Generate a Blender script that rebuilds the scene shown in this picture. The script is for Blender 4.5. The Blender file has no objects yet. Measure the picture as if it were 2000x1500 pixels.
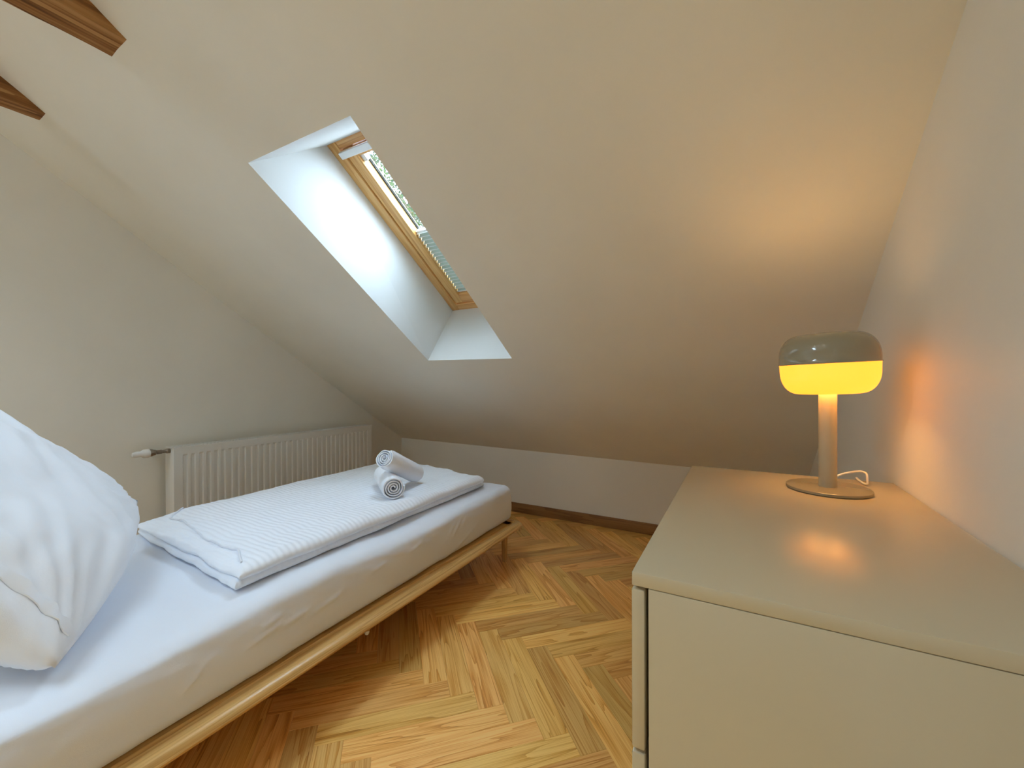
import bpy, bmesh, math, random
from mathutils import Vector, Matrix, noise
random.seed(7)
sc = bpy.context.scene
COL = sc.collection
H = 1.036                                   # eye height of the photographer

# ------------------------------------------------------------------ camera
cam = bpy.data.cameras.new('camera')
cam.sensor_width = 36.0
cam.lens = 804.6 / 2000 * 36.0
cam.clip_start = 0.02
co = bpy.data.objects.new('camera', cam)
COL.objects.link(co)
R_ = Vector((0.87487007, 0.48434327, -0.00373671))
U_ = Vector((0.00147687, 0.00504722, 0.99998617))
F_ = Vector((-0.48435543, 0.87486349, -0.00370035))
m = Matrix((R_, U_, -F_)).transposed().to_4x4()
m.translation = (0, 0, H)
co.matrix_world = m
sc.camera = co

# ------------------------------------------------------------------ world (overcast daylight) and exposure
SKY = 20.5
w = bpy.data.worlds.new('overcast_sky')
sc.world = w
w.use_nodes = True
nt = w.node_tree
bg = nt.nodes['Background']
tc = nt.nodes.new('ShaderNodeTexCoord')
sp = nt.nodes.new('ShaderNodeSeparateXYZ')
rp = nt.nodes.new('ShaderNodeValToRGB')
rp.color_ramp.elements[0].position = 0.0
rp.color_ramp.elements[0].color = (0.60, 0.70, 0.87, 1)
rp.color_ramp.elements[1].position = 0.55
rp.color_ramp.elements[1].color = (0.76, 0.93, 1.18, 1)
nt.links.new(tc.outputs['Generated'], sp.inputs[0])
nt.links.new(sp.outputs['Z'], rp.inputs[0])
nt.links.new(rp.outputs[0], bg.inputs[0])
bg.inputs[1].default_value = SKY
vs = sc.view_settings
vs.view_transform = 'Standard'
try: vs.look = 'None'
except Exception: pass
vs.gamma = 1.0
vs.use_curve_mapping = False
vs.exposure = 0.0
sc.cycles.max_bounces = 12
sc.cycles.diffuse_bounces = 8
sc.cycles.transparent_max_bounces = 12
sc.cycles.use_denoising = True
sc.cycles.caustics_reflective = False
sc.cycles.caustics_refractive = False
sc.cycles.sample_clamp_indirect = 6.0

def portal(matrix, sx, sy):
    l = bpy.data.lights.new('window_portal', 'AREA')
    l.shape = 'RECTANGLE'; l.size = sx; l.size_y = sy
    l.cycles.is_portal = True
    o = bpy.data.objects.new('window_portal', l)
    o.matrix_world = matrix
    COL.objects.link(o)

# ------------------------------------------------------------------ helpers
def tag(o, label=None, cat=None, group=None, kind=None):
    if label: o['label'] = label
    if cat: o['category'] = cat
    if group: o['group'] = group
    if kind: o['kind'] = kind
    return o

def thing(name, loc, label, cat, group=None, mat=None):
    o = bpy.data.objects.new(name, None)
    o.empty_display_size = 0.1
    if mat is not None: o.matrix_world = mat
    else: o.location = loc
    COL.objects.link(o)
    return tag(o, label, cat, group)

class MB:
    """collects verts and faces of ONE mesh object"""
    def __init__(s): s.v = []; s.f = []
    def add(s, vs_, fs_):
        b = len(s.v)
        s.v += [tuple(p) for p in vs_]
        s.f += [tuple(b + i for i in f) for f in fs_]
        return s
    def box(s, lo, hi, bev=0.0, seg=2):
        bm = bmesh.new()
        bmesh.ops.create_cube(bm, size=1)
        for v in bm.verts:
            for k in range(3):
                v.co[k] = lo[k] + (v.co[k] + .5) * (hi[k] - lo[k])
        if bev > 0:
            bmesh.ops.bevel(bm, geom=list(bm.edges), offset=bev, segments=seg, affect='EDGES', profile=.5)
        bm.verts.index_update()
        s.add([v.co for v in bm.verts], [[v.index for v in f.verts] for f in bm.faces])
        bm.free()
        return s
    def lathe(s, prof, c=(0, 0, 0), n=48, axis='z', close=False):
        """prof: list of (radius, height)"""
        b = len(s.v)
        rings = []
        for r, h in prof:
            ring = []
            for i in range(n):
                a = 2 * math.pi * i / n
                p = {'z': (r * math.cos(a), r * math.sin(a), h),
                     'y': (r * math.cos(a), h, r * math.sin(a)),
                     'x': (h, r * math.cos(a), r * math.sin(a))}[axis]
                s.v.append((p[0] + c[0], p[1] + c[1], p[2] + c[2]))
                ring.append(len(s.v) - 1)
            rings.append(ring)
        for a, bq in zip(rings, rings[1:]):
            for i in range(n):
                j = (i + 1) % n
                s.f.append((a[i], a[j], bq[j], bq[i]))
        if close:
            s.f.append(tuple(rings[0][::-1])); s.f.append(tuple(rings[-1]))
        return s
    def tube(s, pts, r, n=10):
        pts = [Vector(p) for p in pts]
        rings = []
        up = Vector((0, 0, 1))
        for i, p in enumerate(pts):
            d = (pts[min(i + 1, len(pts) - 1)] - pts[max(i - 1, 0)]).normalized()
            a = d.cross(up)
            if a.length < 1e-3: a = d.cross(Vector((1, 0, 0)))
            a.normalize(); b = a.cross(d).normalized()
            rr = r(i / (len(pts) - 1)) if callable(r) else r
            ring = []
            for k in range(n):
                t = 2 * math.pi * k / n
                s.v.append(tuple(p + a * rr * math.cos(t) + b * rr * math.sin(t)))
                ring.append(len(s.v) - 1)
            rings.append(ring)
        for a, b in zip(rings, rings[1:]):
            for k in range(n):
                j = (k + 1) % n
                s.f.append((a[k], a[j], b[j], b[k]))
        s.f.append(tuple(rings[0][::-1])); s.f.append(tuple(rings[-1]))
        return s
    def grid(s, fn, nu, nv, flip=False):
        b = len(s.v)
        for j in range(nv + 1):
            for i in range(nu + 1):
                s.v.append(tuple(fn(i / nu, j / nv)))
        for j in range(nv):
            for i in range(nu):
                q = (b + j * (nu + 1) + i, b + j * (nu + 1) + i + 1, b + (j + 1) * (nu + 1) + i + 1, b + (j + 1) * (nu + 1) + i)
                s.f.append(q[::-1] if flip else q)
        return s
    def build(s, name, mat, parent=None, smooth=True, weld=False, local=False, angle=40, normals=True):
        me = bpy.data.meshes.new(name)
        off = Vector((0, 0, 0))
        if parent is not None and not local:
            off = -WORLD.get(parent.name, parent.location.copy())
        me.from_pydata([tuple(Vector(p) + off) for p in s.v], [], s.f)
        bm = bmesh.new(); bm.from_mesh(me)
        if weld: bmesh.ops.remove_doubles(bm, verts=bm.verts, dist=1e-5)
        if normals: bmesh.ops.recalc_face_normals(bm, faces=bm.faces)
        bm.to_mesh(me); bm.free()
        me.materials.append(mat)
        if smooth:
            me.shade_smooth()
            if angle: me.set_sharp_from_angle(angle=math.radians(angle))
        o = bpy.data.objects.new(name, me)
        COL.objects.link(o)
        if parent is not None: o.parent = parent
        WORLD[o.name] = -off if parent is not None else Vector((0, 0, 0))
        return o
WORLD = {}

def struct(name, mb, mat, label, parent=None, smooth=False, **k):
    o = mb.build(name, mat, parent, smooth=smooth, **k)
    return tag(o, label, None, None, 'structure')

def fbm(x, y, z=0.0, o=4):
    return noise.fractal(Vector((x, y, z)), 1.0, 2.0, o)

# ------------------------------------------------------------------ materials
def newmat(name):
    mt = bpy.data.materials.new(name); mt.use_nodes = True
    t = mt.node_tree
    return mt, t, t.nodes['Principled BSDF']

def bump_noise(t, b, scale, strength, dist=0.002, vec=None, detail=4):
    n = t.nodes.new('ShaderNodeTexNoise'); n.inputs['Scale'].default_value = scale; n.inputs['Detail'].default_value = detail
    c = t.nodes.new('ShaderNodeTexCoord')
    t.links.new(vec if vec is not None else c.outputs['Object'], n.inputs['Vector'])
    bp = t.nodes.new('ShaderNodeBump'); bp.inputs['Strength'].default_value = strength; bp.inputs['Distance'].default_value = dist
    t.links.new(n.outputs['Fac'], bp.inputs['Height'])
    t.links.new(bp.outputs[0], b.inputs['Normal'])
    return bp

def plain(name, col, rough=.5, metal=0., spec=.5, bump=None, coat=0.):
    mt, t, b = newmat(name)
    b.inputs['Base Color'].default_value = (*col, 1)
    b.inputs['Roughness'].default_value = rough
    b.inputs['Metallic'].default_value = metal
    b.inputs['Specular IOR Level'].default_value = spec
    b.inputs['Coat Weight'].default_value = coat
    if bump: bump_noise(t, b, *bump)
    return mt

def paint(name, col, rough=.9, mott=.03):
    """wall paint with faint mottling and roller texture"""
    mt, t, b = newmat(name)
    c = t.nodes.new('ShaderNodeTexCoord')
    n = t.nodes.new('ShaderNodeTexNoise'); n.inputs['Scale'].default_value = 1.7; n.inputs['Detail'].default_value = 5
    t.links.new(c.outputs['Object'], n.inputs['Vector'])
    r = t.nodes.new('ShaderNodeValToRGB')
    r.color_ramp.elements[0].position = .35; r.color_ramp.elements[1].position = .65
    r.color_ramp.elements[0].color = (*[x * (1 - mott) for x in col], 1)
    r.color_ramp.elements[1].color = (*[min(1, x * (1 + mott)) for x in col], 1)
    t.links.new(n.outputs['Fac'], r.inputs[0]); t.links.new(r.outputs[0], b.inputs['Base Color'])
    b.inputs['Roughness'].default_value = rough
    b.inputs['Specular IOR Level'].default_value = .25 if rough > .6 else .5
    bump_noise(t, b, 260, .12, .001, None, 3)
    return mt

def wood(name, dark, mid, light, axis='x', rings=9., stretch=(1.3, 9.), fibre=260., rough=.42, spec=.45, vary=.0, ring_mix=.55, bump=.15, streak=None):
    """grain contours run along `axis` of the object; vary = brightness change from object to object"""
    mt, t, b = newmat(name)
    N, L = t.nodes, t.links
    c = N.new('ShaderNodeTexCoord'); oi = N.new('ShaderNodeObjectInfo')
    s = N.new('ShaderNodeSeparateXYZ'); L.new(c.outputs['Object'], s.inputs[0])
    ax = {'x': ('X', 'Y', 'Z'), 'y': ('Y', 'X', 'Z'), 'z': ('Z', 'X', 'Y')}[axis]
    cb = N.new('ShaderNodeCombineXYZ')
    for k in range(3): L.new(s.outputs[ax[k]], cb.inputs[k])
    wn = N.new('ShaderNodeTexWhiteNoise'); wn.noise_dimensions = '1D'; L.new(oi.outputs['Random'], wn.inputs['W'])
    off = N.new('ShaderNodeVectorMath'); off.operation = 'MULTIPLY_ADD'
    L.new(wn.outputs['Color'], off.inputs[0]); off.inputs[1].default_value = (53, 37, 71); L.new(cb.outputs[0], off.inputs[2])
    def nz(sc_, detail, scale=1.0, dist=0.):
        mp = N.new('ShaderNodeMapping'); mp.inputs['Scale'].default_value = sc_
        L.new(off.outputs[0], mp.inputs['Vector'])
        n = N.new('ShaderNodeTexNoise'); n.inputs['Scale'].default_value = scale; n.inputs['Detail'].default_value = detail
        n.inputs['Distortion'].default_value = dist
        L.new(mp.outputs[0], n.inputs['Vector'])
        return n.outputs['Fac']
    def math_(op, a, bb=None):
        q = N.new('ShaderNodeMath'); q.operation = op
        for k, x in enumerate((a, bb)):
            if x is None: continue
            if isinstance(x, (int, float)): q.inputs[k].default_value = x
            else: L.new(x, q.inputs[k])
        return q.outputs[0]
    n1 = nz((stretch[0], stretch[1], stretch[1]), 2.2, 1.0, .35)
    wob = nz((stretch[0] * 7, stretch[1] * 6, stretch[1] * 6), 3)
    v = math_('ADD', math_('MULTIPLY', n1, rings), math_('MULTIPLY', wob, .22))
    ring = math_('FRACT', v)
    ring = math_('POWER', ring, 2.2)                                   # sharp latewood line
    fib = nz((5., fibre, fibre), 3)
    bro = nz((stretch[0] * 1.5, stretch[1] * 1.6, stretch[1] * 1.6), 3)
    fac = math_('ADD', math_('MULTIPLY', ring, ring_mix * .7), math_('ADD', math_('MULTIPLY', math_('SUBTRACT', fib, .5), 1.0), math_('MULTIPLY', math_('SUBTRACT', bro, .35), .55)))
    r = N.new('ShaderNodeValToRGB'); e = r.color_ramp.elements
    e[0].position = .02; e[0].color = (*light, 1); e[1].position = .85; e[1].color = (*dark, 1)
    x = e.new(.38); x.color = (*mid, 1)
    L.new(fac, r.inputs[0])
    out = r.outputs[0]
    if vary:
        mr = N.new('ShaderNodeMapRange'); L.new(oi.outputs['Random'], mr.inputs[0])
        mr.inputs['To Min'].default_value = 1 - vary; mr.inputs['To Max'].default_value = 1 + vary * .8
        hs = N.new('ShaderNodeHueSaturation'); L.new(out, hs.inputs['Color']); L.new(mr.outputs[0], hs.inputs['Value'])
        mh = N.new('ShaderNodeMapRange'); L.new(wn.outputs['Value'], mh.inputs[0])
        mh.inputs['To Min'].default_value = .489; mh.inputs['To Max'].default_value = .503
        L.new(mh.outputs[0], hs.inputs['Hue'])
        out = hs.outputs[0]
    L.new(out, b.inputs['Base Color'])
    b.inputs['Roughness'].default_value = rough
    b.inputs['Specular IOR Level'].default_value = spec
    bp = N.new('ShaderNodeBump'); bp.inputs['Strength'].default_value = bump; bp.inputs['Distance'].default_value = .001
    L.new(fac, bp.inputs['Height']); bp.invert = True
    L.new(bp.outputs[0], b.inputs['Normal'])
    return mt

def cloth(name, col, stripes=0., stripe_axis='Y', weave=900., wr=.35, rough=.85, strength=.5):
    mt, t, b = newmat(name)
    N, L = t.nodes, t.links
    b.inputs['Base Color'].default_value = (*col, 1)
    b.inputs['Roughness'].default_value = rough
    b.inputs['Specular IOR Level'].default_value = .2
    b.inputs['Sheen Weight'].default_value = .15
    c = N.new('ShaderNodeTexCoord')
    n = N.new('ShaderNodeTexNoise'); n.inputs['Scale'].default_value = 16; n.inputs['Detail'].default_value = 6; n.inputs['Distortion'].default_value = .6
    L.new(c.outputs['Object'], n.inputs['Vector'])
    f = N.new('ShaderNodeTexNoise'); f.inputs['Scale'].default_value = weave; f.inputs['Detail'].default_value = 2
    L.new(c.outputs['Object'], f.inputs['Vector'])
    a = N.new('ShaderNodeMath'); a.operation = 'MULTIPLY_ADD'; L.new(n.outputs['Fac'], a.inputs[0]); a.inputs[1].default_value = wr
    m2 = N.new('ShaderNodeMath'); m2.operation = 'MULTIPLY'; L.new(f.outputs['Fac'], m2.inputs[0]); m2.inputs[1].default_value = .06
    L.new(m2.outputs[0], a.inputs[2])
    h = a.outputs[0]
    if stripes:
        s = N.new('ShaderNodeSeparateXYZ'); L.new(c.outputs['Object'], s.inputs[0])
        k = N.new('ShaderNodeMath'); k.operation = 'MULTIPLY'; L.new(s.outputs[stripe_axis], k.inputs[0]); k.inputs[1].default_value = 2 * math.pi / stripes
        q = N.new('ShaderNodeMath'); q.operation = 'SINE'; L.new(k.outputs[0], q.inputs[0])
        z = N.new('ShaderNodeMath'); z.operation = 'MULTIPLY_ADD'; L.new(q.outputs[0], z.inputs[0]); z.inputs[1].default_value = .13; L.new(h, z.inputs[2])
        h = z.outputs[0]
    bp = N.new('ShaderNodeBump'); bp.inputs['Strength'].default_value = strength; bp.inputs['Distance'].default_value = .012
    L.new(h, bp.inputs['Height']); L.new(bp.outputs[0], b.inputs['Normal'])
    return mt

M_wall = paint('wall_paint', (.795, .775, .705), .55)
M_ceil = paint('ceiling_paint', (.79, .775, .70))
M_reveal = paint('reveal_paint', (.69, .705, .69), .8, .01)
M_plank = wood('oak_parquet', (.20, .060, .005), (.70, .340, .058), (.92, .58, .175), 'x', 10., (.9, 14.), 460., .36, .5, .24, .50)
M_sub = plain('subfloor', (.12, .06, .02), .8)
M_base = wood('oak_baseboard', (.10, .042, .012), (.22, .105, .032), (.30, .15, .05), 'x', 6, (1., 14.), 260., .45, .4)
M_bed = wood('oiled_oak', (.22, .095, .022), (.52, .285, .082), (.70, .43, .155), 'y', 6, (.8, 26.), 330., .30, .5, 0, .5)
M_leg = wood('oiled_oak_leg', (.26, .135, .045), (.46, .27, .10), (.58, .36, .15), 'z', 4, (1., 22.), 300., .4, .5)
M_beam = wood('old_beam_wood', (.05, .018, .005), (.27, .125, .036), (.46, .255, .09), 'y', 5, (.8, 10.), 90., .75, .25, .15, .7, .6)
M_pine_u = wood('varnished_pine_upright', (.36, .15, .03), (.64, .34, .10), (.76, .47, .18), 'y', 5, (.7, 18.), 200., .38, .5, .08, .6)
M_pine_x = wood('varnished_pine_cross', (.36, .15, .03), (.64, .34, .10), (.76, .47, .18), 'x', 5, (.7, 18.), 200., .38, .5, .08, .6)
M_sheet = cloth('cotton_sheet', (.77, .805, .875), 0, 'Y', 900, .32, .85, .3)
M_duvet = cloth('striped_cotton_satin', (.86, .90, .97), .0205, 'Y', 900, .30, .7, .45)
M_pillow = cloth('pillow_cotton', (.86, .90, .97), 0, 'Z', 900, .45, .8, .35)
M_towel = cloth('terry_towel', (.86, .90, .97), 0, 'Y', 420, .6, .95, .45)
M_rad = plain('radiator_enamel', (.74, .735, .70), .38, 0, .5)
M_chrome = plain('nickel', (.30, .25, .20), .3, 1.0)
M_thermo = plain('white_plastic', (.74, .74, .72), .35)
M_lacq = plain('beige_lacquer', (.51, .435, .295), .27, 0, 1.0, (500, .04, .0006))
M_lamp = plain('lamp_lacquer', (.30, .265, .185), .12, 0, .6, None, .6)
M_post = plain('lamp_post_lacquer', (.42, .365, .25), .25, 0, .5)
M_foot = plain('lamp_base_lacquer', (.24, .205, .13), .25, 0, .5)
M_cable = plain('white_cable', (.85, .82, .74), .4)
M_alu = plain('white_aluminium', (.80, .83, .84), .35, .1)
M_spacer = plain('pane_spacer', (.8, .82, .84), .3, .6)
M_gasket = plain('black_gasket', (.03, .03, .03), .6)
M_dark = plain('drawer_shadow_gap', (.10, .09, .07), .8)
M_bark = plain('tree_bark', (.10, .075, .05), .9, 0, .2, (20, .8, .02))

def mk_glow(name='lit_opal_plastic', col=(1.0, .285, .020), st=2.45):
    mt, t, b = newmat(name)
    b.inputs['Base Color'].default_value = (.45, .26, .06, 1)
    b.inputs['Roughness'].default_value = .3
    b.inputs['Emission Color'].default_value = (*col, 1)
    b.inputs['Emission Strength'].default_value = st
    return mt
M_glow = mk_glow()
M_downlight = mk_glow('added_downlight', (1.0, .54, .16), 60.0)  # glowing ring added under the shade to light the chest top

def mk_glass():
    mt, t, b = newmat('window_glass')
    N, L = t.nodes, t.links
    tr = N.new('ShaderNodeBsdfTransparent'); tr.inputs[0].default_value = (.93, .97, .96, 1)
    gl = N.new('ShaderNodeBsdfGlossy'); gl.inputs['Roughness'].default_value = .02
    lw = N.new('ShaderNodeLayerWeight'); lw.inputs['Blend'].default_value = .5
    p5 = N.new('ShaderNodeMath'); p5.operation = 'POWER'; L.new(lw.outputs['Facing'], p5.inputs[0]); p5.inputs[1].default_value = 5.0
    fr = N.new('ShaderNodeMath'); fr.operation = 'MULTIPLY_ADD'; L.new(p5.outputs[0], fr.inputs[0]); fr.inputs[1].default_value = .9; fr.inputs[2].default_value = .03
    mx = N.new('ShaderNodeMixShader')
    L.new(fr.outputs[0], mx.inputs[0]); L.new(tr.outputs[0], mx.inputs[1]); L.new(gl.outputs[0], mx.inputs[2])
    L.new(mx.outputs[0], N['Material Output'].inputs[0])
    return mt
M_glass = mk_glass()

def mk_blind():
    mt, t, b = newmat('pleated_fabric')
    N, L = t.nodes, t.links
    d = N.new('ShaderNodeBsdfDiffuse'); d.inputs[0].default_value = (.50, .54, .48, 1)
    tl = N.new('ShaderNodeBsdfTranslucent'); tl.inputs[0].default_value = (.20, .23, .19, 1)
    mx = N.new('ShaderNodeMixShader'); mx.inputs[0].default_value = .10
    L.new(d.outputs[0], mx.inputs[1]); L.new(tl.outputs[0], mx.inputs[2])
    L.new(mx.outputs[0], N['Material Output'].inputs[0])
    return mt
M_blind = mk_blind()

def mk_leaf():
    mt, t, b = newmat('tree_leaf')
    N, L = t.nodes, t.links
    oi = N.new('ShaderNodeTexNoise'); oi.inputs['Scale'].default_value = 2.2
    c = N.new('ShaderNodeTexCoord'); L.new(c.outputs['Object'], oi.inputs['Vector'])
    r = N.new('ShaderNodeValToRGB')
    r.color_ramp.elements[0].position = .35; r.color_ramp.elements[0].color = (.050, .056, .048, 1)
    r.color_ramp.elements[1].position = .68; r.color_ramp.elements[1].color = (.050, .085, .024, 1)
    L.new(oi.outputs['Fac'], r.inputs[0])
    d = N.new('ShaderNodeBsdfDiffuse'); L.new(r.outputs[0], d.inputs[0])
    tl = N.new('ShaderNodeBsdfTranslucent'); L.new(r.outputs[0], tl.inputs[0])
    mx = N.new('ShaderNodeMixShader'); mx.inputs[0].default_value = .35
    L.new(d.outputs[0], mx.inputs[1]); L.new(tl.outputs[0], mx.inputs[2])
    L.new(mx.outputs[0], N['Material Output'].inputs[0])
    return mt
M_leaf = mk_leaf()

# ------------------------------------------------------------------ room shell
XL, XR = -2.8, 0.341
YK = 2.9                                     # knee wall
YR = -1.1                                    # ridge
YB = -3.3                                    # back wall
def zk(x): return .472 + (.517 - .472) * (XR - x) / (XR - XL)
def sl(x): return .638 + (.667 - .638) * (XR - x) / (XR - XL)
def zs(x, y):
    """underside of the roof: main slope in front of the ridge, its mirror behind"""
    if y < YR: y = 2 * YR - y
    return zk(x) + sl(x) * (YK - y)

# holes: corner points (x, y) as (bottom-left, bottom-right, top-right, top-left)
HOLE1 = [(-1.606, 1.882), (-1.036, 1.872), (-1.012, .842), (-1.571, .853)]
HOLE2 = [(-2.25, -.10), (-1.15, -.10), (-1.15, -1.0), (-2.25, -1.0)]
HOLE3 = [(-.93, -.10), (-.25, -.10), (-.25, -1.0), (-.93, -1.0)]
HOLE4 = [(-2.60, -2.05), (-1.95, -2.05), (-1.95, -1.30), (-2.60, -1.30)]

def slope_mesh(y_lo, y_hi, holes):
    xs = [XL + (XR - XL) * i / 16 for i in range(17)]
    ys = [y_lo + (y_hi - y_lo) * i / 20 for i in range(21)]
    marks = []
    for h in holes:
        xa = (h[0][0] + h[3][0]) / 2; xb = (h[1][0] + h[2][0]) / 2
        ya = (h[0][1] + h[1][1]) / 2; yb = (h[2][1] + h[3][1]) / 2
        marks.append((xa, xb, min(ya, yb), max(ya, yb)))
        for arr, vals in ((xs, (xa, xb)), (ys, (ya, yb))):
            for v in vals:
                arr[:] = [a for a in arr if abs(a - v) > .05 or a in (XL, XR, y_lo, y_hi)] + [v]
    xs = sorted(set(xs)); ys = sorted(set(ys))
    mb = MB(); idx = {}
    for j, y in enumerate(ys):
        for i, x in enumerate(xs):
            px, py = x, y
            for h, mk in zip(holes, marks):
                xa, xb = mk[0], mk[1]
                ya = (h[0][1] + h[1][1]) / 2; yb = (h[2][1] + h[3][1]) / 2
                if xa - 1e-6 <= x <= xb + 1e-6 and min(ya, yb) - 1e-6 <= y <= max(ya, yb) + 1e-6:
                    tu = (x - xa) / (xb - xa); tv = (y - ya) / (yb - ya)
                    lo = [h[0][k] + (h[1][k] - h[0][k]) * tu for k in (0, 1)]
                    hi = [h[3][k] + (h[2][k] - h[3][k]) * tu for k in (0, 1)]
                    px = lo[0] + (hi[0] - lo[0]) * tv
                    py = lo[1] + (hi[1] - lo[1]) * tv
            idx[i, j] = len(mb.v)
            mb.v.append((px, py, zs(px, py)))
    for j in range(len(ys) - 1):
        for i in range(len(xs) - 1):
            cx = (xs[i] + xs[i + 1]) / 2; cy = (ys[j] + ys[j + 1]) / 2
            if any(a < cx < b2 and c < cy < d for a, b2, c, d in marks): continue
            mb.f.append((idx[i, j], idx[i, j + 1], idx[i + 1, j + 1], idx[i + 1, j]))
    return mb
struct('ceiling', slope_mesh(YR, YK, [HOLE1, HOLE2, HOLE3]), M_ceil, 'sloping white plastered attic ceiling over the bed', smooth=True, angle=None, normals=False)
struct('ceiling', slope_mesh(YB, YR, [HOLE4]), M_ceil, 'opposite white attic slope behind the camera', smooth=True, angle=None, normals=False)

def gable(x):
    ys = [YK, YR, YB]
    return MB().add([(x, YB, -.02), (x, YK, -.02), (x, YK, zs(x, YK)), (x, YR, zs(x, YR)), (x, YB, zs(x, YB))], [(0, 1, 2, 3, 4)])
struct('wall_left', gable(XL), M_wall, 'white gable wall with the radiator', normals=False)
struct('wall_right', gable(XR), M_wall, 'white side wall behind the lamp', normals=False)
struct('wall_far', MB().add([(XL, YK, -.02), (XR, YK, -.02), (XR, YK, zs(XR, YK)), (XL, YK, zs(XL, YK))], [(0, 1, 2, 3)]), M_wall, 'low white knee wall under the slope', normals=False)
struct('wall_back', MB().add([(XL, YB, -.02), (XR, YB, -.02), (XR, YB, zs(XR, YB)), (XL, YB, zs(XL, YB))], [(0, 1, 2, 3)]), M_wall, 'white wall behind the camera', normals=False)

bb = MB().box((XL, YK - .014, 0), (XR, YK, .076), .003)
struct('baseboard_far', bb, M_base, 'narrow dark oak baseboard along the knee wall', smooth=True)
struct('baseboard_left', MB().box((XL, YB, 0), (XL + .014, YK - .014, .076), .003), M_base, 'narrow dark oak baseboard below the radiator', smooth=True)
struct('baseboard_right', MB().box((XR - .014, YB, 0), (XR, YK - .014, .076), .003), M_base, 'narrow dark oak baseboard along the side wall', smooth=True)

# ------------------------------------------------------------------ herringbone floor, one object per plank
floor = struct('floor', MB().box((XL, YB, -.05), (XR, YK, -.0122)), M_sub, 'oak herringbone parquet floor')
PW, PITCH = .0798, .1128
PL = 6 * PW
def rect_mesh(poly):
    mb = MB(); n = len(poly)
    cx = sum(p[0] for p in poly) / n; cy = sum(p[1] for p in poly) / n
    def ins(p, d):
        v = Vector((p[0] - cx, p[1] - cy)); 
        return (p[0] - math.copysign(min(d, abs(v.x)), v.x), p[1] - math.copysign(min(d, abs(v.y)), v.y))
    ring = [[(*ins(p, .00055), 0.) for p in poly], [(*ins(p, .00015), -.0007) for p in poly], [(*ins(p, .00015), -.012) for p in poly]]
    for r in ring: mb.v += r
    mb.f.append(tuple(range(n)))
    for k in range(2):
        for i in range(n):
            j = (i + 1) % n
            mb.f.append((k * n + i, (k + 1) * n + i, (k + 1) * n + j, k * n + j))
    return mb
def clip(poly, axis, val, keep_less):
    out = []
    for i in range(len(poly)):
        a, b = poly[i], poly[(i + 1) % len(poly)]
        ia = (a[axis] <= val) == keep_less; ib = (b[axis] <= val) == keep_less
        if ia: out.append(a)
        if ia != ib:
            t = (val - a[axis]) / (b[axis] - a[axis])
            out.append((a[0] + (b[0] - a[0]) * t, a[1] + (b[1] - a[1]) * t))
    return out
planks = []
for mrow in range(-12, 8):
    for fam in (0, 1):
        cy = 1.2835 + .677 * mrow + (.3385 if fam else 0)
        if cy < YB - .4 or cy > YK + .4: continue
        for n in range(-30, 20):
            cx = -.7545 + .1128 * n + (.0564 if fam else 0)
            if cx < XL - .3 or cx > XR + .3: continue
            planks.append((cx, cy, math.radians(-45 if fam == 0 else 45)))
full_mesh = None
jobs = []
for cx, cy, ang in planks:
    ca, sa = math.cos(ang), math.sin(ang)
    loc = [(-PL / 2, -PW / 2), (PL / 2, -PW / 2), (PL / 2, PW / 2), (-PL / 2, PW / 2)]
    wp = [(cx + x * ca - y * sa, cy + x * sa + y * ca) for x, y in loc]
    q = wp
    for a, v, less in ((0, XL, False), (0, XR, True), (1, YB, False), (1, YK, True)):
        q = clip(q, a, v, less)
        if len(q) < 3: break
    if len(q) < 3: continue
    ar = abs(sum(q[i][0] * q[(i + 1) % len(q)][1] - q[(i + 1) % len(q)][0] * q[i][1] for i in range(len(q)))) / 2
    if ar < 2e-4: continue
    whole = len(q) == 4 and all(abs(a[0] - b[0]) < 1e-6 and abs(a[1] - b[1]) < 1e-6 for a, b in zip(q, wp))
    # how far from the patch of floor in view
    d = math.hypot(max(0, -1.5 - cx, cx - .1), max(0, .4 - cy))
    jobs.append((d, cx, cy, ang, None if whole else [((x - cx) * ca + (y - cy) * sa, -(x - cx) * sa + (y - cy) * ca) for x, y in q]))
jobs.sort(key=lambda j: j[0])
rest = MB()
for k, (d, cx, cy, ang, poly) in enumerate(jobs):
    if k < 300:
        if poly is None and full_mesh is not None: me = full_mesh
        else:
            mb = rect_mesh(poly if poly else [(-PL / 2, -PW / 2), (PL / 2, -PW / 2), (PL / 2, PW / 2), (-PL / 2, PW / 2)])
            me = bpy.data.meshes.new('plank'); me.from_pydata(mb.v, [], mb.f); me.materials.append(M_plank)
            if poly is None: full_mesh = me
        o = bpy.data.objects.new('plank', me)
        o.location = (cx, cy, random.uniform(-.0003, .0002)); o.rotation_euler = (0, 0, ang + (math.pi if random.random() < .5 and poly is None else 0))
        o.parent = floor
        COL.objects.link(o)
    else:
        mb = rect_mesh(poly if poly else [(-PL / 2, -PW / 2), (PL / 2, -PW / 2), (PL / 2, PW / 2), (-PL / 2, PW / 2)])
        ca, sa = math.cos(ang), math.sin(ang)
        rest.add([(cx + x * ca - y * sa, cy + x * sa + y * ca, z) for x, y, z in mb.v], mb.f)
if rest.v:
    o = rest.build('plank', M_plank, floor, smooth=False, local=True); o['kind'] = 'stuff'

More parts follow.
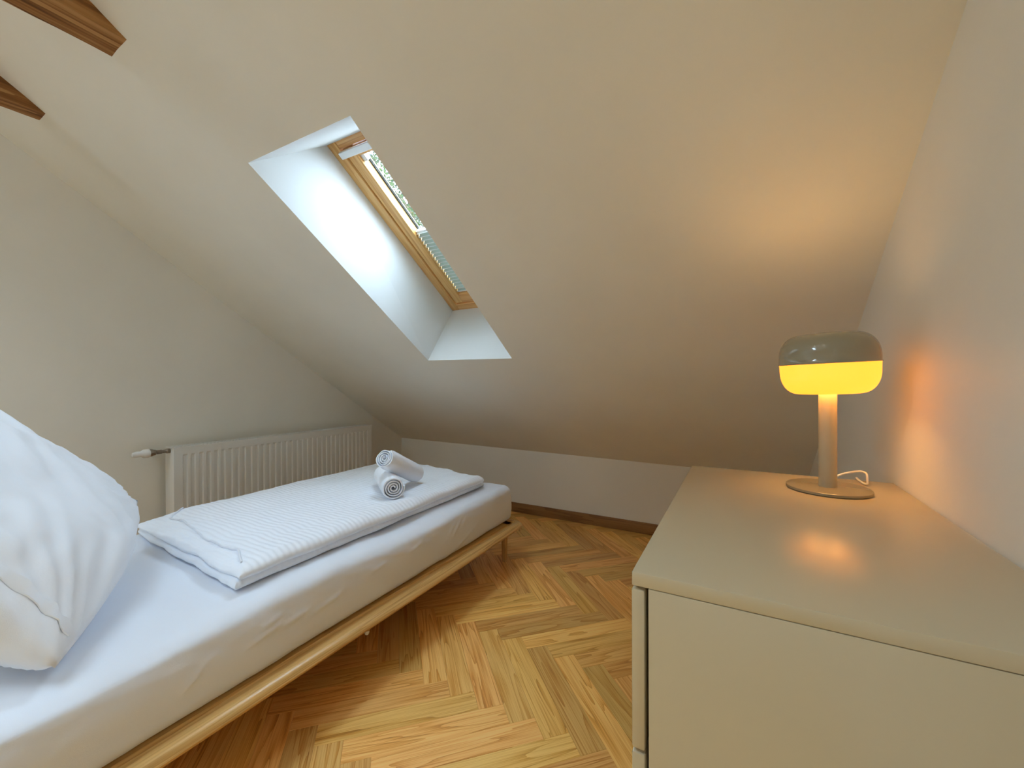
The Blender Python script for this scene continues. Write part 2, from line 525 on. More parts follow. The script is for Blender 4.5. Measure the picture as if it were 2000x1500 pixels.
# ------------------------------------------------------------------ roof windows
def roof_window(name, label, hole, front, depth, fx0, fx1, u0, u1, detail):
    xm = (fx0 + fx1) / 2
    th = math.atan(sl(xm)); c, s = math.cos(th), math.sin(th)
    y0 = (hole[0][1] + hole[1][1]) / 2
    base = Vector((xm, y0, zs(xm, y0)))
    if front: mtx = Matrix(((-1, 0, 0), (0, -c, s), (0, s, c))).transposed()
    else: mtx = Matrix(((1, 0, 0), (0, c, s), (0, -s, c))).transposed()
    mw = mtx.to_4x4(); mw.translation = base
    root = thing(name, None, label, None, None, mw); root['kind'] = 'structure'
    if 'category' in root: del root['category']
    inv = mw.inverted()
    sx = -1 if front else 1
    hw = (fx1 - fx0) / 2
    # local corner order: left/right by local x
    hp = [inv @ Vector((x, y, zs(x, y))) for x, y in hole]
    if front: BL, BR, TR, TL = hp[1], hp[0], hp[3], hp[2]
    else: BL, BR, TR, TL = hp
    fBL, fBR, fTR, fTL = (Vector((-hw, u0, depth)), Vector((hw, u0, depth)), Vector((hw, u1, depth)), Vector((-hw, u1, depth)))
    e = Vector((0, 0, .03))
    for a, b, q, r in ((BL, TL, fTL, fBL), (BR, TR, fTR, fBR), (TL, TR, fTR, fTL), (BL, BR, fBR, fBL)):
        MB().add([a, b, q, q + e, r + e, r], [(0, 1, 2, 5), (5, 2, 3, 4)]).build('reveal_panel', M_reveal, root, smooth=False, local=True)
    FWD, GAP, SW = .052, .006, .056         # frame face, shadow gap, sash face
    D = depth
    def member(nm, lo, hi, mt, par=root, bev=.003):
        return MB().box(lo, hi, bev).build(nm, mt, par, local=True)
    # fixed frame
    ft, fb = .034, .05
    member('frame_stile', (-hw, u0, D), (-hw + FWD, u1, D + .085), M_pine_u)
    member('frame_stile', (hw - FWD, u0, D), (hw, u1, D + .085), M_pine_u)
    member('frame_rail', (-hw + FWD, u0, D + .001), (hw - FWD, u0 + fb, D + .085), M_pine_x)
    member('frame_rail', (-hw + FWD, u1 - ft, D + .001), (hw - FWD, u1, D + .085), M_pine_x)
    # pivoting sash, its face a little deeper
    sh = hw - FWD - GAP
    sb, st = u0 + fb + GAP, u1 - ft - GAP
    ds = D + .006
    gz = D + .052
    sbw, stw = .066, .046
    member('sash_stile', (-sh, sb, ds), (-sh + SW, st, gz + .003), M_pine_u)
    member('sash_stile', (sh - SW, sb, ds), (sh, st, gz + .003), M_pine_u)
    member('sash_rail', (-sh + SW, sb, ds), (sh - SW, sb + sbw, gz + .003), M_pine_x)
    member('sash_rail', (-sh + SW, st - stw, ds), (sh - SW, st, gz + .003), M_pine_x)
    gx, gy0, gy1 = sh - SW, sb + sbw, st - stw
    gz = D + .052
    def ring(x, a, b, z0, z1, wd):
        mb = MB()
        mb.box((-x, a, z0), (-x + wd, b, z1)); mb.box((x - wd, a, z0), (x, b, z1))
        mb.box((-x + wd, a, z0), (x - wd, a + wd, z1)); mb.box((-x + wd, b - wd, z0), (x - wd, b, z1))
        return mb
    ring(gx, gy0, gy1, gz - .004, gz, .005).build('gasket', M_gasket, root, local=True, smooth=False)
    ring(gx - .003, gy0 + .003, gy1 - .003, gz + .0022, gz + .0040, .009).build('spacer', M_spacer, root, local=True, smooth=False)
    MB().box((-gx, gy0, gz), (gx, gy1, gz + .0018)).build('pane', M_glass, root, local=True, smooth=False)
    member('exterior_flashing', (-hw - .05, u0 - .05, D + .086), (-hw, u1 + .05, D + .10), M_spacer)
    member('exterior_flashing', (hw, u0 - .05, D + .086), (hw + .05, u1 + .05, D + .10), M_spacer)
    if detail:
        # ventilation bar along the top, standing proud of sash and frame
        hb = MB().box((-sh + .03, st - .028, D - .026), (sh + .008, st + .002, D - .006), .004)
        h_ = hb.build('ventilation_bar', M_alu, root, local=True)
        h_['label'] = 'white aluminium opening bar across the top of the window'
        for xx in (-sh + .08, sh - .08):
            MB().box((xx - .012, st - .022, D - .008), (xx + .012, st - .004, ds + .001)).build('bracket', M_alu, h_, local=True)
        MB().box((-.035, sb - .018, D - .012), (.012, sb + .004, ds + .001), .004).build('catch', M_thermo, root, local=True)['label'] = 'white catch at the foot of the sash'
        for sgn in (-1, 1):
            MB().box((sgn * gx - .012 * (1 + sgn), gy1 - .034, D + .018), (sgn * gx + .012 * (1 - sgn), gy1 - .002, gz - .005), .003).build('blind_clip', M_alu, root, local=True)
        # pleated blind
        b0, b1 = gy0 + .004, gy0 + .452
        n = 19
        bl = bpy.data.objects.new('pleated_blind', None); bl.parent = root; COL.objects.link(bl)
        bl['label'] = 'pale pleated blind pulled up over the lower part of the pane'
        mb = MB()
        for i in range(2 * n + 1):
            u = b0 + .014 + (b1 - b0 - .026) * i / (2 * n)
            z = D + .033 + (.015 if i % 2 else -.015)
            mb.v += [(-gx + .003, u, z), (gx - .003, u, z)]
        for i in range(2 * n): mb.f.append((2 * i, 2 * i + 1, 2 * i + 3, 2 * i + 2))
        mb.build('pleats', M_blind, bl, smooth=False, local=True, normals=False)
        fe = MB()  # pale strips stand in for light caught along the pleat folds
        for i in range(0, 2 * n + 1, 2):
            u = b0 + .014 + (b1 - b0 - .026) * i / (2 * n)
            fe.box((-gx + .003, u - .0016, D + .0160), (gx - .003, u + .0016, D + .0185))
        fe.build('fold_highlight', M_alu, bl, smooth=False, local=True)
        MB().box((-gx + .001, b1 - .014, D + .024), (gx - .001, b1, D + .046), .002).build('blind_bar', M_alu, bl, local=True)
        MB().box((-gx + .001, b0, D + .024), (gx - .001, b0 + .014, D + .046), .002).build('blind_bar', M_alu, bl, local=True)
    pm = mw @ Matrix.Translation((0, (u0 + u1) / 2, D + .11))
    portal(pm @ Matrix.Rotation(0, 4, 'X'), 2 * hw, u1 - u0)
    return root
roof_window('window_1', 'pine-framed roof window in a deep white reveal over the bed', HOLE1, True, .405, -1.600, -1.022, -.018, 1.069, True)
roof_window('added_window_2', 'larger unseen roof window added for daylight above the bed head', HOLE2, True, .16, -2.25, -1.15, 0.0, 1.075, False)  # added out of view to brighten the bed and the back of the room
roof_window('added_window_3', 'larger unseen roof window added for daylight above the photographer', HOLE3, True, .16, -.93, -.25, 0.0, 1.075, False)  # unseen, put in for overhead light on the floor


roof_window('added_window_4', 'unseen roof window added for daylight in the opposite slope behind the camera', HOLE4, False, .12, -2.60, -1.95, 0.0, .89, False)  # unseen, added to lift the light on the walls

# ------------------------------------------------------------------ roof beams
def beam(x0, x1, zb, hgt, seed, label, wane):
    y1 = YK - (zb - zk(x0)) / sl(x0) + .16     # buried in the slope
    y0 = 2 * YR - y1
    t = thing('roof_beam', ((x0 + x1) / 2, y1 - .16, zb), label, 'beam', 'old collar beams under the slope')
    mb = MB(); n = 90
    for j in range(n + 1):
        y = y0 + (y1 - y0) * j / n
        q = [(0, 0), (.5, -.003), (1, 0), (1, .5), (1 - .02, 1), (0, 1)]
        for i, (a, b) in enumerate(q):
            k = .006 * fbm(y * 3 + seed, i * 3.1 + seed)
            k2 = .006 * fbm(y * 3 + seed + 9, i * 2.3 + seed)
            wx = wane * max(0, b - .25) * (.5 + .5 * math.sin(y * 4 + seed))
            mb.v.append((x0 + (x1 - x0) * a + k - wx * a, y, zb + hgt * b + k2 * .6))
        if j:
            o = (j - 1) * 6
            for i in range(6): mb.f.append((o + i, o + (i + 1) % 6, o + 6 + (i + 1) % 6, o + 6 + i))
    mb.f.append((0, 1, 2, 3, 4, 5)); mb.f.append(tuple(n * 6 + i for i in range(6)))
    mb.build('timber', M_beam, t, angle=30)
beam(-1.721, -1.593, 2.061, .17, 3.1, 'nearer broad brown timber beam running into the slope', .02)
beam(-2.439, -2.350, 2.084, .15, 8.7, 'smaller darker timber beam close to the gable wall', .06)

# ------------------------------------------------------------------ radiator on the gable wall
ry0, ry1, rz0, rz1 = 1.052, 2.40, .10, .690
rf, rb = -2.650, -2.752
rad = thing('radiator', (-2.70, (ry0 + ry1) / 2, rz0), 'white steel panel radiator with vertical grooves on the gable wall', 'radiator')
def rad_panel(front):
    mb = MB()
    ng = 34
    ya, yb = ry0 + .034, ry1 - .028
    p = (yb - ya) / ng
    prof = [(ry0, 0.)]
    for i in range(ng):
        y = ya + p * i
        prof += [(y + p * .10, 0.), (y + p * .20, -.008), (y + p * .62, -.008), (y + p * .74, 0.)]
    prof.append((ry1, 0.))
    zc = [rz0, rz0 + .035, rz0 + .045, rz1 - .047, rz1 - .038, rz1 - .004]
    for z in zc:
        full = zc[2] - .001 <= z <= zc[3] + .001
        for y, d in prof: mb.v.append((front + (d if full else 0.), y, z))
    n = len(prof)
    for j in range(len(zc) - 1):
        for i in range(n - 1): mb.f.append((j * n + i, j * n + i + 1, (j + 1) * n + i + 1, (j + 1) * n + i))
    # returned edges
    b = len(mb.v)
    mb.box((front - .012, ry0, rz0), (front - .009, ry1, rz1 - .004))
    return mb
rad_panel(rf).build('front_panel', M_rad, rad, smooth=False, normals=False)
rad_panel(rb + .012).build('back_panel', M_rad, rad, smooth=False, normals=False)
for y in (ry0 - .001, ry1 - .004):
    MB().box((rb, y, rz0 + .01), (rf - .004, y + .005, rz1 - .002), .0015).build('side_panel', M_rad, rad)
gr = MB().box((rb, ry0 - .002, rz1 - .004), (rb + .012, ry1 + .002, rz1 + .002)).box((rf - .014, ry0 - .002, rz1 - .004), (rf + .001, ry1 + .002, rz1 + .002))
for i in range(68):
    y = ry0 + (ry1 - ry0) * i / 67
    gr.box((rb + .012, y - .004, rz1 - .004), (rf - .014, y + .004, rz1 + .001))
gr.build('top_grille', M_rad, rad, smooth=False)
vy, vx, vz = ry0 - .002, -2.697, .674
va = MB().lathe([(0, 0), (.013, 0), (.013, -.014), (.011, -.016), (.009, -.02), (.009, -.034), (.011, -.036), (.011, -.06), (.015, -.064), (.015, -.078), (.010, -.08), (0, -.08)], (vx, vy, vz), 20, 'y').build('radiator_valve', M_chrome, rad)
MB().lathe([(0, -.074), (.018, -.074), (.019, -.082), (.018, -.09), (0, -.09)], (vx, vy, vz), 8, 'y').build('union_nut', M_chrome, va)
MB().lathe([(.0, -.088), (.021, -.088), (.023, -.094), (.022, -.112), (.018, -.118), (.015, -.122), (.015, -.14), (.013, -.152), (.009, -.158), (0, -.159)], (vx, vy, vz), 24, 'y').build('thermostat_head', M_thermo, va)
MB().tube([(vx, vy - .05, vz), (vx - .03, vy - .05, vz), (vx - .06, vy - .05, vz), (XL + .001, vy - .05, vz)], .009, 12).build('pipe', M_chrome, va)

# ------------------------------------------------------------------ bed: platform and legs
bed = thing('bed', (-1.63, 1.08, 0), 'low single bed with a pale oiled oak platform on round tapered legs', 'bed')
def platform():
    x0, x1, y0, y1, r = -2.19, -1.092, .0, 2.135, .06
    pts = []
    for cx, cy, a0 in ((x1 - r, y1 - r, 0), (x0 + r, y1 - r, 90), (x0 + r, y0 + r, 180), (x1 - r, y0 + r, 270)):
        for k in range(9):
            a = math.radians(a0 + 90 * k / 8)
            pts.append((cx, cy, math.cos(a), math.sin(a), r))
    # edge profile: (offset inward, z): flat top, soft bead, undercut edge
    prof = [(.10, .2295), (.068, .2295), (.064, .2225), (.047, .2225), (.043, .2282), (.030, .2296), (.019, .2290), (.009, .2245), (.0025, .2180), (0, .2120), (.0012, .2075), (.009, .1995), (.016, .1950), (.024, .1930), (.06, .1925)]
    mb = MB(); n = len(pts)
    for d, z in prof:
        for cx, cy, ca, sa, r_ in pts: mb.v.append((cx + (r_ - d) * ca, cy + (r_ - d) * sa, z))
    for j in range(len(prof) - 1):
        for i in range(n): mb.f.append((j * n + i, j * n + (i + 1) % n, (j + 1) * n + (i + 1) % n, (j + 1) * n + i))
    mb.f.append(tuple(range(n))); mb.f.append(tuple((len(prof) - 1) * n + i for i in range(n))[::-1])
    return mb
platform().build('platform', M_bed, bed, angle=25)
for x, y in ((-1.195, 2.062), (-2.09, 2.062), (-1.195, .10), (-2.09, .10)):
    MB().lathe([(0, .194), (.0195, .194), (.0185, .14), (.0145, .006), (.013, 0), (0, 0)], (x, y, 0), 20).build('leg', M_leg, bed)
for lo, hi in (((-2.06, .13, .135), (-1.23, .155, .193)), ((-2.06, 1.98, .135), (-1.23, 2.005, .193)), ((-2.085, .13, .135), (-2.06, 2.005, .193)), ((-1.23, .13, .135), (-1.205, 2.005, .193))):
    MB().box(lo, hi, .002).build('shade_board', M_bed, bed)  # unseen boards added to cut the light under the bed
pg = MB().lathe([(0, .194), (.011, .194), (.011, .166), (0, .166)], (-1.152, 1.018, 0), 14).build('peg', M_leg, bed)
MB().lathe([(0, .167), (.0085, .167), (.009, .158), (.006, .151), (0, .150)], (-1.152, 1.018, 0), 14).build('peg_cap', M_thermo, pg)['label'] = 'small white cap under the bed edge'

# ------------------------------------------------------------------ mattress in a fitted sheet
def rounded_grid(lo, hi, r, step):
    n = [max(2, int((hi[k] - lo[k]) / step[k])) for k in range(3)]
    mb = MB()
    for k in range(3):
        a, b = (k + 1) % 3, (k + 2) % 3
        for side in (0, 1):
            def fn(u, v, k=k, a=a, b=b, side=side):
                p = [0, 0, 0]
                p[k] = hi[k] if side else lo[k]
                p[a] = lo[a] + (hi[a] - lo[a]) * u; p[b] = lo[b] + (hi[b] - lo[b]) * v
                q = [min(max(p[i], lo[i] + r), hi[i] - r) for i in range(3)]
                d = Vector([p[i] - q[i] for i in range(3)])
                L_ = d.length
                return Vector(q) + (d / L_ * r if L_ > 1e-9 else d)
            mb.grid(fn, n[a], n[b], flip=(side == 0))
    return mb
def mattress():
    lo, hi = (-2.13, .04, .2305), (-1.165, 2.115, .440)
    mb = rounded_grid(lo, hi, .034, (.02, .010, .007))
    out = []
    RID = [((1.735, .33), (1.47, .235), .0045), ((1.60, .40), (1.52, .33), .004), ((1.55, .40), (1.50, .35), .004), ((1.64, .40), (1.60, .36), .003),
           ((.61, .335), (.70, .352), .0045), ((.70, .338), (.78, .350), .004), ((.80, .330), (.90, .345), .004), ((.64, .36), (.70, .375), .003),
           ((1.02, .36), (1.10, .372), .003), ((1.22, .36), (1.30, .375), .003), ((.45, .30), (.53, .36), .002)]
    for x, y, z in mb.v:
        w_ = max(0., min(1., (x + 1.30) / .12))                       # right side
        # the side bellies out and the bed cover runs slightly askew
        hgt = (z - .23) / .21
        x2 = x + w_ * (.018 - .028 * (y / 2.1)) + w_ * .012 * math.sin(math.pi * max(0, min(1, hgt)))
        y2, z2 = y, z
        # sagging rounded top
        if z > .34:
            wz = min(1., (z - .34) / .09) ** 2
            z2 = z + wz * (-.006 + .006 * fbm(x * 3, y * 3) + .003 * fbm(x * 11, y * 9, 4) - .006 * w_ * (1 + math.sin(y * 6)))
        if w_ > .2:
            x2 += .004 * fbm(y * 4, z * 6, 2.) * w_
            for (ya, za), (yb, zb), amp in RID:
                dy, dz = yb - ya, zb - za
                t = max(0, min(1, ((y - ya) * dy + (z - za) * dz) / (dy * dy + dz * dz)))
                dd = math.hypot(y - ya - dy * t, z - za - dz * t)
                x2 += amp * math.exp(-(dd / .0065) ** 2) * w_ * min(1, (t + .1) * 2)
            x2 += .0016 * math.exp(-((z - .380) / .028) ** 2) * fbm(y * 16 + z * 40, z * 9, 7.)
        if z < .245: z2 = max(.2302, z + .002 * fbm(x * 9, y * 9))
        out.append((x2, y2, z2))
    mb.v = out
    return mb
mt_ = thing('mattress', (-1.65, 1.08, .23), 'thick mattress under a taut white fitted sheet on the oak platform', 'mattress')
mattress().build('fitted_sheet', M_sheet, mt_, weld=True, angle=None)

# ------------------------------------------------------------------ folded duvet
def quad(c, u, v):
    a = Vector(c[0]).lerp(Vector(c[1]), u); b = Vector(c[3]).lerp(Vector(c[2]), u)
    return a.lerp(b, v)
def pad(mb, c, z0, th, r, seed, nu, nv, amp=.006, rib=0., slack=False):
    W = (Vector(c[0]) - Vector(c[1])).length; L_ = (Vector(c[0]) - Vector(c[3])).length
    def prof(u, v):
        e = min(u * W, (1 - u) * W, v * L_, (1 - v) * L_)
        k = max(0., 1 - e / r)
        return math.sqrt(max(0., 1 - k * k)), e
    def edge(u, v):
        p = quad(c, u, v)
        # soft irregular outline
        k = .010 * fbm(p.x * 4 + seed, p.y * 4)
        du = (u - .5) * 2; dv = (v - .5) * 2
        return Vector((p.x + k * abs(du) ** 3, p.y + .012 * fbm(p.y * 3, p.x * 5 + seed) * abs(dv) ** 3))
    def rm(t, Lh):
        # cluster samples near the rims
        q = t * 2 - 1
        return (math.copysign(1 - (1 - abs(q)) ** 1.6, q) + 1) / 2
    def top(u, v):
        u, v = rm(u, W), rm(v, L_)
        p = edge(u, v); h, e = prof(u, v)
        w_ = amp * fbm(p.x * 5 + seed, p.y * 2.6 + seed) + amp * .55 * fbm(p.x * 13, p.y * 5, seed)
        w_ += amp * .5 * math.sin(p.x * 38 + 5 * fbm(p.x * 2, p.y * 1.5, seed)) * max(0., fbm(p.x * 2 + 3, p.y * 2, seed) + .25)
        w_ += rib * math.sin(p.y * 2 * math.pi / .0205 + 1.2 * fbm(p.x * 3, p.y * 3, 6.))
        tp = 1 - .45 * max(0., 1 - v * L_ / .16) ** 1.5 if slack else 1.
        return (p.x, p.y, z0 + th * .42 + h * (th * .58 * tp + w_ * (1 + (1 - tp))))
    def bot(u, v):
        u, v = rm(u, W), rm(v, L_)
        p = edge(u, v); h, e = prof(u, v)
        return (p.x, p.y, z0 + th * .42 * (1 - h))
    def surf(u, v):
        p = edge(u, v); h, e = prof(u, v)
        w_ = amp * fbm(p.x * 5 + seed, p.y * 2.6 + seed) + amp * .55 * fbm(p.x * 13, p.y * 5, seed)
        tp = 1 - .45 * max(0., 1 - v * L_ / .16) ** 1.5 if slack else 1.
        return (p.x, p.y, z0 + th * .42 + h * (th * .58 * tp + w_ * (1 + (1 - tp))))
    mb.surf = surf
    mb.grid(top, nu, nv); mb.grid(bot, nu, nv, flip=True)
    return mb
dv = thing('duvet', (-1.66, 1.35, .445), 'white striped duvet folded in a long flat pad on the mattress', 'duvet')
DZ = .4405
c_low = [(-2.075, .700), (-1.262, .640), (-1.285, 1.985), (-2.12, 2.16)]
c_top = [(-2.06, .690), (-1.250, .648), (-1.268, 1.955), (-2.105, 2.13)]
pad(MB(), c_low, DZ, .030, .018, 2.2, 60, 160, .004).build('lower_fold', M_duvet, dv, weld=True, angle=None)
upm = pad(MB(), c_top, DZ + .022, .052, .048, 5.4, 90, 420, .0085, .00045, True)
upm.build('upper_fold', M_duvet, dv, weld=True, angle=None)
# corded seam set in from the near end
pts = []
for k in range(81):
    t = k / 80
    u = .035 + .905 * t
    v = .048 + .010 * math.sin(t * 7) + .9 * max(0, .10 - t) ** 1.2 - .35 * max(0, t - .88) ** 1.1
    q = Vector(upm.surf(u, max(.012, v)))
    pts.append((q.x, q.y, q.z + .0035))
MB().tube(pts, .0034, 6).build('piping', M_sheet, dv)

# ------------------------------------------------------------------ rolled towels
def roll(name, c0, c1, r, label, turns=4, phase=0.):
    c0, c1 = Vector(c0), Vector(c1)
    ax = (c1 - c0); Ln = ax.length; ax.normalize()
    s1 = ax.cross(Vector((0, 0, 1))).normalized(); s2 = s1.cross(ax)
    t = thing(name, tuple(c0.lerp(c1, .5) - Vector((0, 0, r))), label, 'towel', 'rolled white towels on the duvet')
    n = 40 * turns
    p = (r - .006) / turns
    mb = MB(); m_ = 14
    for j in range(m_ + 1):
        q = c0 + ax * Ln * j / m_
        for i in range(n + 1):
            th = 2 * math.pi * turns * i / n + phase
            rr = .004 + p * turns * i / n
            for kk, dr in enumerate((0., p * .80)):
                R2 = rr + dr
                R2 *= 1 + .02 * fbm(th * .7, j * .3, r * 90)
                e_ = .006 * fbm(th * .5 + 3, i * .02, 5) * (1 if j in (0, m_) else 0)
                bulge = -.004 * (1 if j in (0, m_) else 0) if kk else 0
                mb.v.append(tuple(q + (s1 * math.cos(th) + s2 * math.sin(th)) * (R2 + bulge) + ax * (e_ - (0 if j else .0) )))
    W = 2 * (n + 1)
    for j in range(m_):
        for i in range(n):
            a = j * W + 2 * i
            mb.f.append((a, a + 2, a + 2 + W, a + W)); mb.f.append((a + 1, a + 1 + W, a + 3 + W, a + 3))
        mb.f.append((j * W, (j + 1) * W, (j + 1) * W + 1, j * W + 1))
        e = j * W + 2 * n
        mb.f.append((e, e + 1, e + 1 + W, e + W))
    for j, fl in ((0, False), (m_, True)):
        for i in range(n):
            a = j * W + 2 * i
            q = (a, a + 1, a + 3, a + 2)
            mb.f.append(q[::-1] if fl else q)
    mb.build('rolled_cloth', M_towel, t, angle=50)
    return t, ax, s1, s2
TZ = DZ + .022 + .056
T1 = roll('towel', (-1.348, 1.345, TZ + .050), (-1.607, 1.532, TZ + .050), .0485, 'white rolled towel with its spiral end facing the room, lying on the duvet')
c0, c1 = Vector((-1.420, 1.358, .694)), Vector((-1.469, 1.622, TZ + .046))
T2 = roll('towel', c0, c1, .044, 'white rolled towel laid across the other roll, its far end on the duvet', 4, 1.0)
# hem band of the upper towel
ax = (c1 - c0).normalized(); s1 = ax.cross(Vector((0, 0, 1))).normalized(); s2 = s1.cross(ax)
hm = MB()
for j, off in enumerate((.165, .175)):
    for i in range(41):
        a = 2 * math.pi * i / 40
        hm.v.append(tuple(c0 + ax * off + (s1 * math.cos(a) + s2 * math.sin(a)) * .0475))
for i in range(40): hm.f.append((i, i + 1, 42 + i, 41 + i))
hm.build('hem', M_towel, T2[0])

# ------------------------------------------------------------------ pillow leaning at the head of the bed
def pillow():
    C1, C2 = Vector((-1.20, .275, .468)), Vector((-1.905, .645, .615))
    C3, C4 = Vector((-2.14, .14, 1.20)), Vector((-1.42, -.22, 1.04))
    n_ = (C2 - C1).cross(C4 - C1).normalized()
    if n_.y < 0: n_ = -n_
    def f(side):
        def fn(u, v):
            # pull the edges in between the corners
            uu = u + math.sin(math.pi * v) * (.05 * (1 - u) - .15 * u)
            vv = v + math.sin(math.pi * u) * (-.055 * (1 - v) - .04 * v)
            p = C1.lerp(C2, uu).lerp(C4.lerp(C3, uu), vv)
            k = (4 * u * (1 - u)) * (4 * v * (1 - v))
            t = .115 * k ** .42 * (1 - .75 * math.exp(-((1 - u) ** 2 + v ** 2) / .012))
            # creases fanning from the corners
            w_ = .016 * fbm(u * 3.2, v * 3.2, 3 + side) * k ** .3 + .010 * math.exp(-((u * .8 + v * .55 - .86 + .05 * fbm(u * 5, v * 5, 2.)) / .035) ** 2) * k ** .3 + .006 * math.sin(26 * (u - v) + 4 * fbm(u * 3, v * 3)) * (1 - k) * k ** .3
            w_ += .007 * math.sin(34 * math.atan2(v + .05, 1.05 - u) + 3 * fbm(u * 4, v * 4, 9)) * math.exp(-((1 - u) ** 2 + v ** 2) / .10) * k ** .3
            w_ += .009 * math.sin(30 * math.atan2(v + .05, u + .05) + 2 * fbm(u * 4, v * 4, 5)) * math.exp(-(u ** 2 + v ** 2) / .12) * k ** .3
            if side < 0: t *= 1.9 * (.6 + .4 * (1 - v))                # plump underside that rests on the bed
            q = p + n_ * side * (t + w_)
            zmin = .447
            if q.z < zmin: q.z = zmin + .1 * (q.z - zmin) * 0
            return q
        return fn
    mb = MB().grid(f(1), 80, 80).grid(f(-1), 80, 80, flip=True)
    return mb, f(1), n_
pmb, pf, pn = pillow()
pl = thing('pillow', (-1.6, .35, .45), 'large square white pillow leaning at the bed head', 'pillow')
pmb.build('pillowcase', M_pillow, pl, weld=True, angle=None)
hemb = MB()
for k in range(61):
    v = .03 + .94 * k / 60
    for u, d in ((.052, .001), (.053, .0030), (.078, .0030), (.079, .001)):
        q = pf(u + .004 * math.sin(v * 9), v) + pn * d
        hemb.v.append(tuple(q))
for k in range(60):
    for i in range(3): hemb.f.append((4 * k + i, 4 * k + i + 1, 4 * k + 5 + i, 4 * k + 4 + i))
hemb.build('hem', M_pillow, pl)

# ------------------------------------------------------------------ chest of drawers
dx0, dx1, dy0, dy1, dz = -.1286, .336, .565, 1.3655, .78
ch = thing('chest_of_drawers', ((dx0 + dx1) / 2, (dy0 + dy1) / 2, 0), 'beige lacquered chest of drawers against the right wall, lamp on top', 'chest')
MB().box((dx0, dy0, dz - .0187), (dx1, dy1, dz), .0012).build('top', M_lacq, ch)
for y in (dy0, dy1 - .016):
    MB().box((dx0 + .0215, y, .0), (dx1, y + .016, dz - .0195), .0008).build('side_panel', M_lacq, ch)
MB().box((dx1 - .006, dy0 + .016, .02), (dx1, dy1 - .016, dz - .0195)).build('back_panel', M_lacq, ch)
MB().box((dx0 + .03, dy0 + .016, .0), (dx0 + .046, dy1 - .016, .07)).build('plinth', M_lacq, ch)
zt = .7565
for k in range(3):
    hgt = .2165 if k < 2 else .2165
    d = MB().box((dx0 - .001, dy0 + .001, zt - hgt), (dx0 + .0165, dy1 - .001, zt), .003).build('drawer', M_lacq, ch)
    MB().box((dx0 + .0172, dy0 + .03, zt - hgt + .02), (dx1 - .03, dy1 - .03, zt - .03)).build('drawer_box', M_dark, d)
    zt -= hgt + .0045

# ------------------------------------------------------------------ table lamp
LX, LY, LZ = .181, 1.212, dz
lamp = thing('table_lamp', (LX, LY, LZ), 'lit mushroom table lamp with olive cap and yellow glowing shade on the chest', 'lamp')
MB().lathe([(0, .0002), (.080, .0002), (.0825, .0015), (.083, .004), (.0825, .0068), (.081, .008), (0, .008)], (LX, LY, LZ), 72).build('base', M_foot, lamp)
MB().lathe([(0, .007), (.0178, .007), (.0178, .246), (0, .246)], (LX, LY, LZ), 40).build('post', M_post, lamp)
hs = .2275                                     # underside of the glowing shade
head = Matrix.Translation((LX, LY, LZ + hs + .07)) @ Matrix.Rotation(math.radians(-2.4), 4, Vector((-.484, .875, 0))) @ Matrix.Translation((-LX, -LY, -LZ - hs - .07))
def headed(mb):
    mb.v = [tuple(head @ Vector(p)) for p in mb.v]
    return mb
prof = [(.047, hs + .039), (.047, hs)]
for k in range(15):
    a = math.pi / 2 * k / 14
    prof.append((.058 + .0375 * math.sin(a) ** .9, hs + .052 * (1 - math.cos(a))))
prof += [(.0963, hs + .068), (.0966, hs + .0700), (.0948, hs + .0700), (.019, hs + .0698)]
headed(MB().lathe(prof, (LX, LY, LZ), 72)).build('glowing_shade', M_glow, lamp)['label'] = 'glowing yellow opal lower half of the shade'
headed(MB().lathe([(.024, hs + .036), (.0465, hs + .036), (.0465, hs + .039), (.024, hs + .039)], (LX, LY, LZ), 48)).build('downlight_ring', M_downlight, lamp)['label'] = 'added glowing ring under the shade'
hc = hs + .0695
GLOW_HOLE = .036  # opening added in the cap so that light reaches the slope
prof = [(.0945, hc + .0004), (.0984, hc + .0006), (.0992, hc + .002), (.0976, hc + .004), (.0970, hc + .018)]
for k in range(1, 17):
    a = math.pi / 2 * k / 16
    prof.append((.053 + .0440 * max(0, math.cos(a)) ** .9, hc + .018 + .053 * math.sin(a)))
prof += [(GLOW_HOLE + .004, hc + .0722), (GLOW_HOLE, hc + .0722), (GLOW_HOLE, hc + .0695), (.050, hc + .069), (.070, hc + .060), (.085, hc + .045), (.0935, hc + .018), (.0945, hc + .0004)]
headed(MB().lathe(prof, (LX, LY, LZ), 72)).build('cap', M_lamp, lamp)['label'] = 'glossy olive-grey cap with an added opening at the top'
headed(MB().lathe([(0, hc + .003), (.012, hc + .003), (.013, hc + .012), (.006, hc + .016), (0, hc + .016)], (LX, LY, LZ), 24)).build('lamp_holder', M_thermo, lamp)
bl_ = bpy.data.lights.new('added_uplight', 'POINT'); bl_.energy = 1.75; bl_.color = (1.0, .57, .19); bl_.shadow_soft_size = .03  # added light thrown up through the cap opening for the slope glow
bo = bpy.data.objects.new('added_uplight', bl_); COL.objects.link(bo); bo.parent = lamp; bo.location = (.012, -.007, hc + .030)
cb = [(LX + .010, LY + .080, .006), (LX + .018, LY + .105, .006), (LX + .030, LY + .120, .008), (LX + .050, LY + .118, .020), (LX + .072, LY + .105, .030), (LX + .082, LY + .092, .033), (LX + .088, LY + .083, .030), (LX + .089, LY + .080, .018), (LX + .089, LY + .082, .0062), (LX + .085, LY + .10, .0040), (LX + .083, LY + .130, .0040), (LX + .082, LY + .1555, .0040), (LX + .082, LY + .160, -.02), (LX + .082, LY + .160, -.12)]
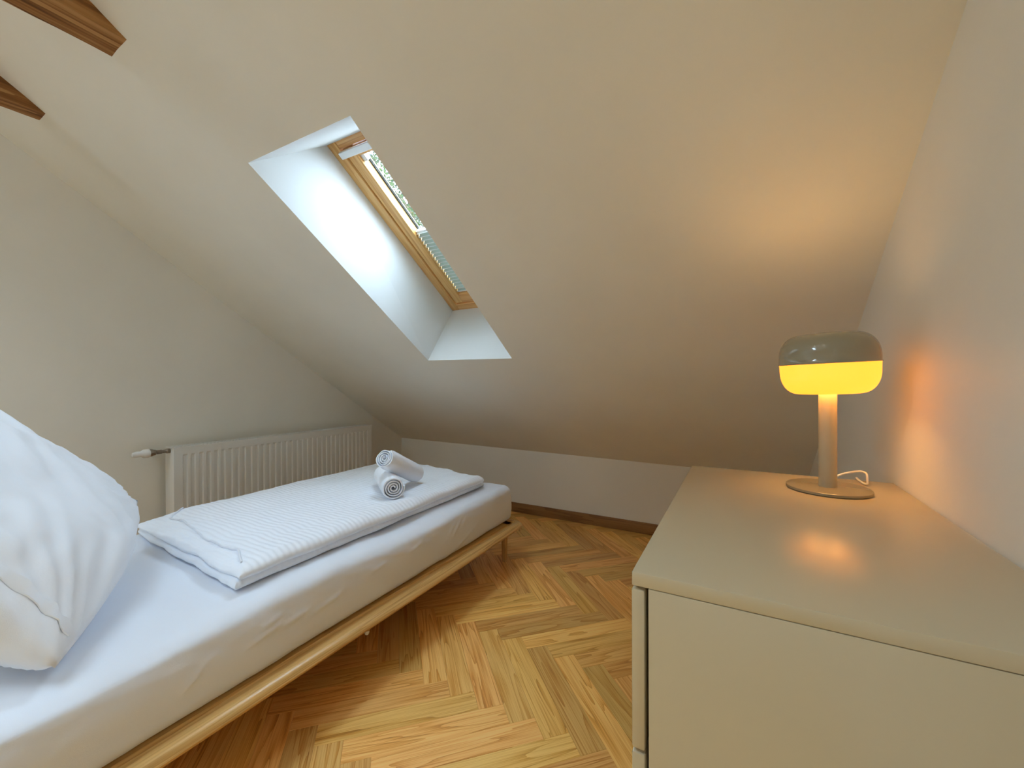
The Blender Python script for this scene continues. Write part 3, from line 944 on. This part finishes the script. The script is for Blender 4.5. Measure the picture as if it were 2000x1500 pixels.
def smooth_path(p, n=8):
    p = [Vector(q) for q in p]; out = []
    for i in range(len(p) - 1):
        a, b, c, d = p[max(i - 1, 0)], p[i], p[i + 1], p[min(i + 2, len(p) - 1)]
        for k in range(n):
            t = k / n
            out.append(.5 * ((2 * b) + (c - a) * t + (2 * a - 5 * b + 4 * c - d) * t * t + (3 * b - a - 3 * c + d) * t ** 3))
    return out + [p[-1]]
MB().tube([(x, y, z + LZ) for x, y, z in smooth_path(cb)], .0023, 8).build('cable', M_cable, lamp)['label'] = 'white cable behind the base'

# ------------------------------------------------------------------ tree outside the roof window
TX, TY, TZ_ = -7.4, 8.2, 5.2
tr = thing('tree', (TX, TY, -6.0), 'grey-green leafy tree seen through the roof window pane', 'tree')
MB().tube([(TX, TY, -6.0), (TX + .05, TY + .05, -2), (TX, TY, 2.5), (TX - .1, TY - .1, TZ_ + 1)], lambda t: .24 - .17 * t, 12).build('trunk', M_bark, tr)
for k in range(10):
    a = k * 2.4; z = 1.6 + k * .40
    e = Vector((TX + 1.9 * math.cos(a), TY + 1.9 * math.sin(a), z + 1.6))
    MB().tube([(TX, TY, z), tuple(Vector((TX, TY, z + .5)).lerp(e, .5)), tuple(e)], lambda t: .07 - .055 * t, 8).build('branch', M_bark, tr)
lf = MB(); rnd = random.Random(4)
for k in range(20000):
    while True:
        p = Vector((rnd.uniform(-1, 1), rnd.uniform(-1, 1), rnd.uniform(-1, 1)))
        if .1 < p.length < 1 and fbm(p.x * 3.4, p.y * 3.4, p.z * 3.4) > -.30: break
    c = Vector((TX + 2.5 * p.x, TY + 2.5 * p.y, TZ_ + 2.8 * p.z))
    d = Vector((rnd.gauss(0, 1), rnd.gauss(0, 1), rnd.gauss(0, .7))).normalized()
    s = d.cross(Vector((rnd.gauss(0, 1), rnd.gauss(0, 1), 1))).normalized()
    l_ = rnd.uniform(.07, .13); wd = l_ * .30
    n_ = d.cross(s) * l_ * .08
    lf.add([c, c + d * l_ * .5 + s * wd + n_, c + d * l_, c + d * l_ * .5 - s * wd + n_], [(0, 1, 2), (0, 2, 3)])
o = lf.build('foliage', M_leaf, tr, smooth=False, normals=False); o['kind'] = 'stuff'
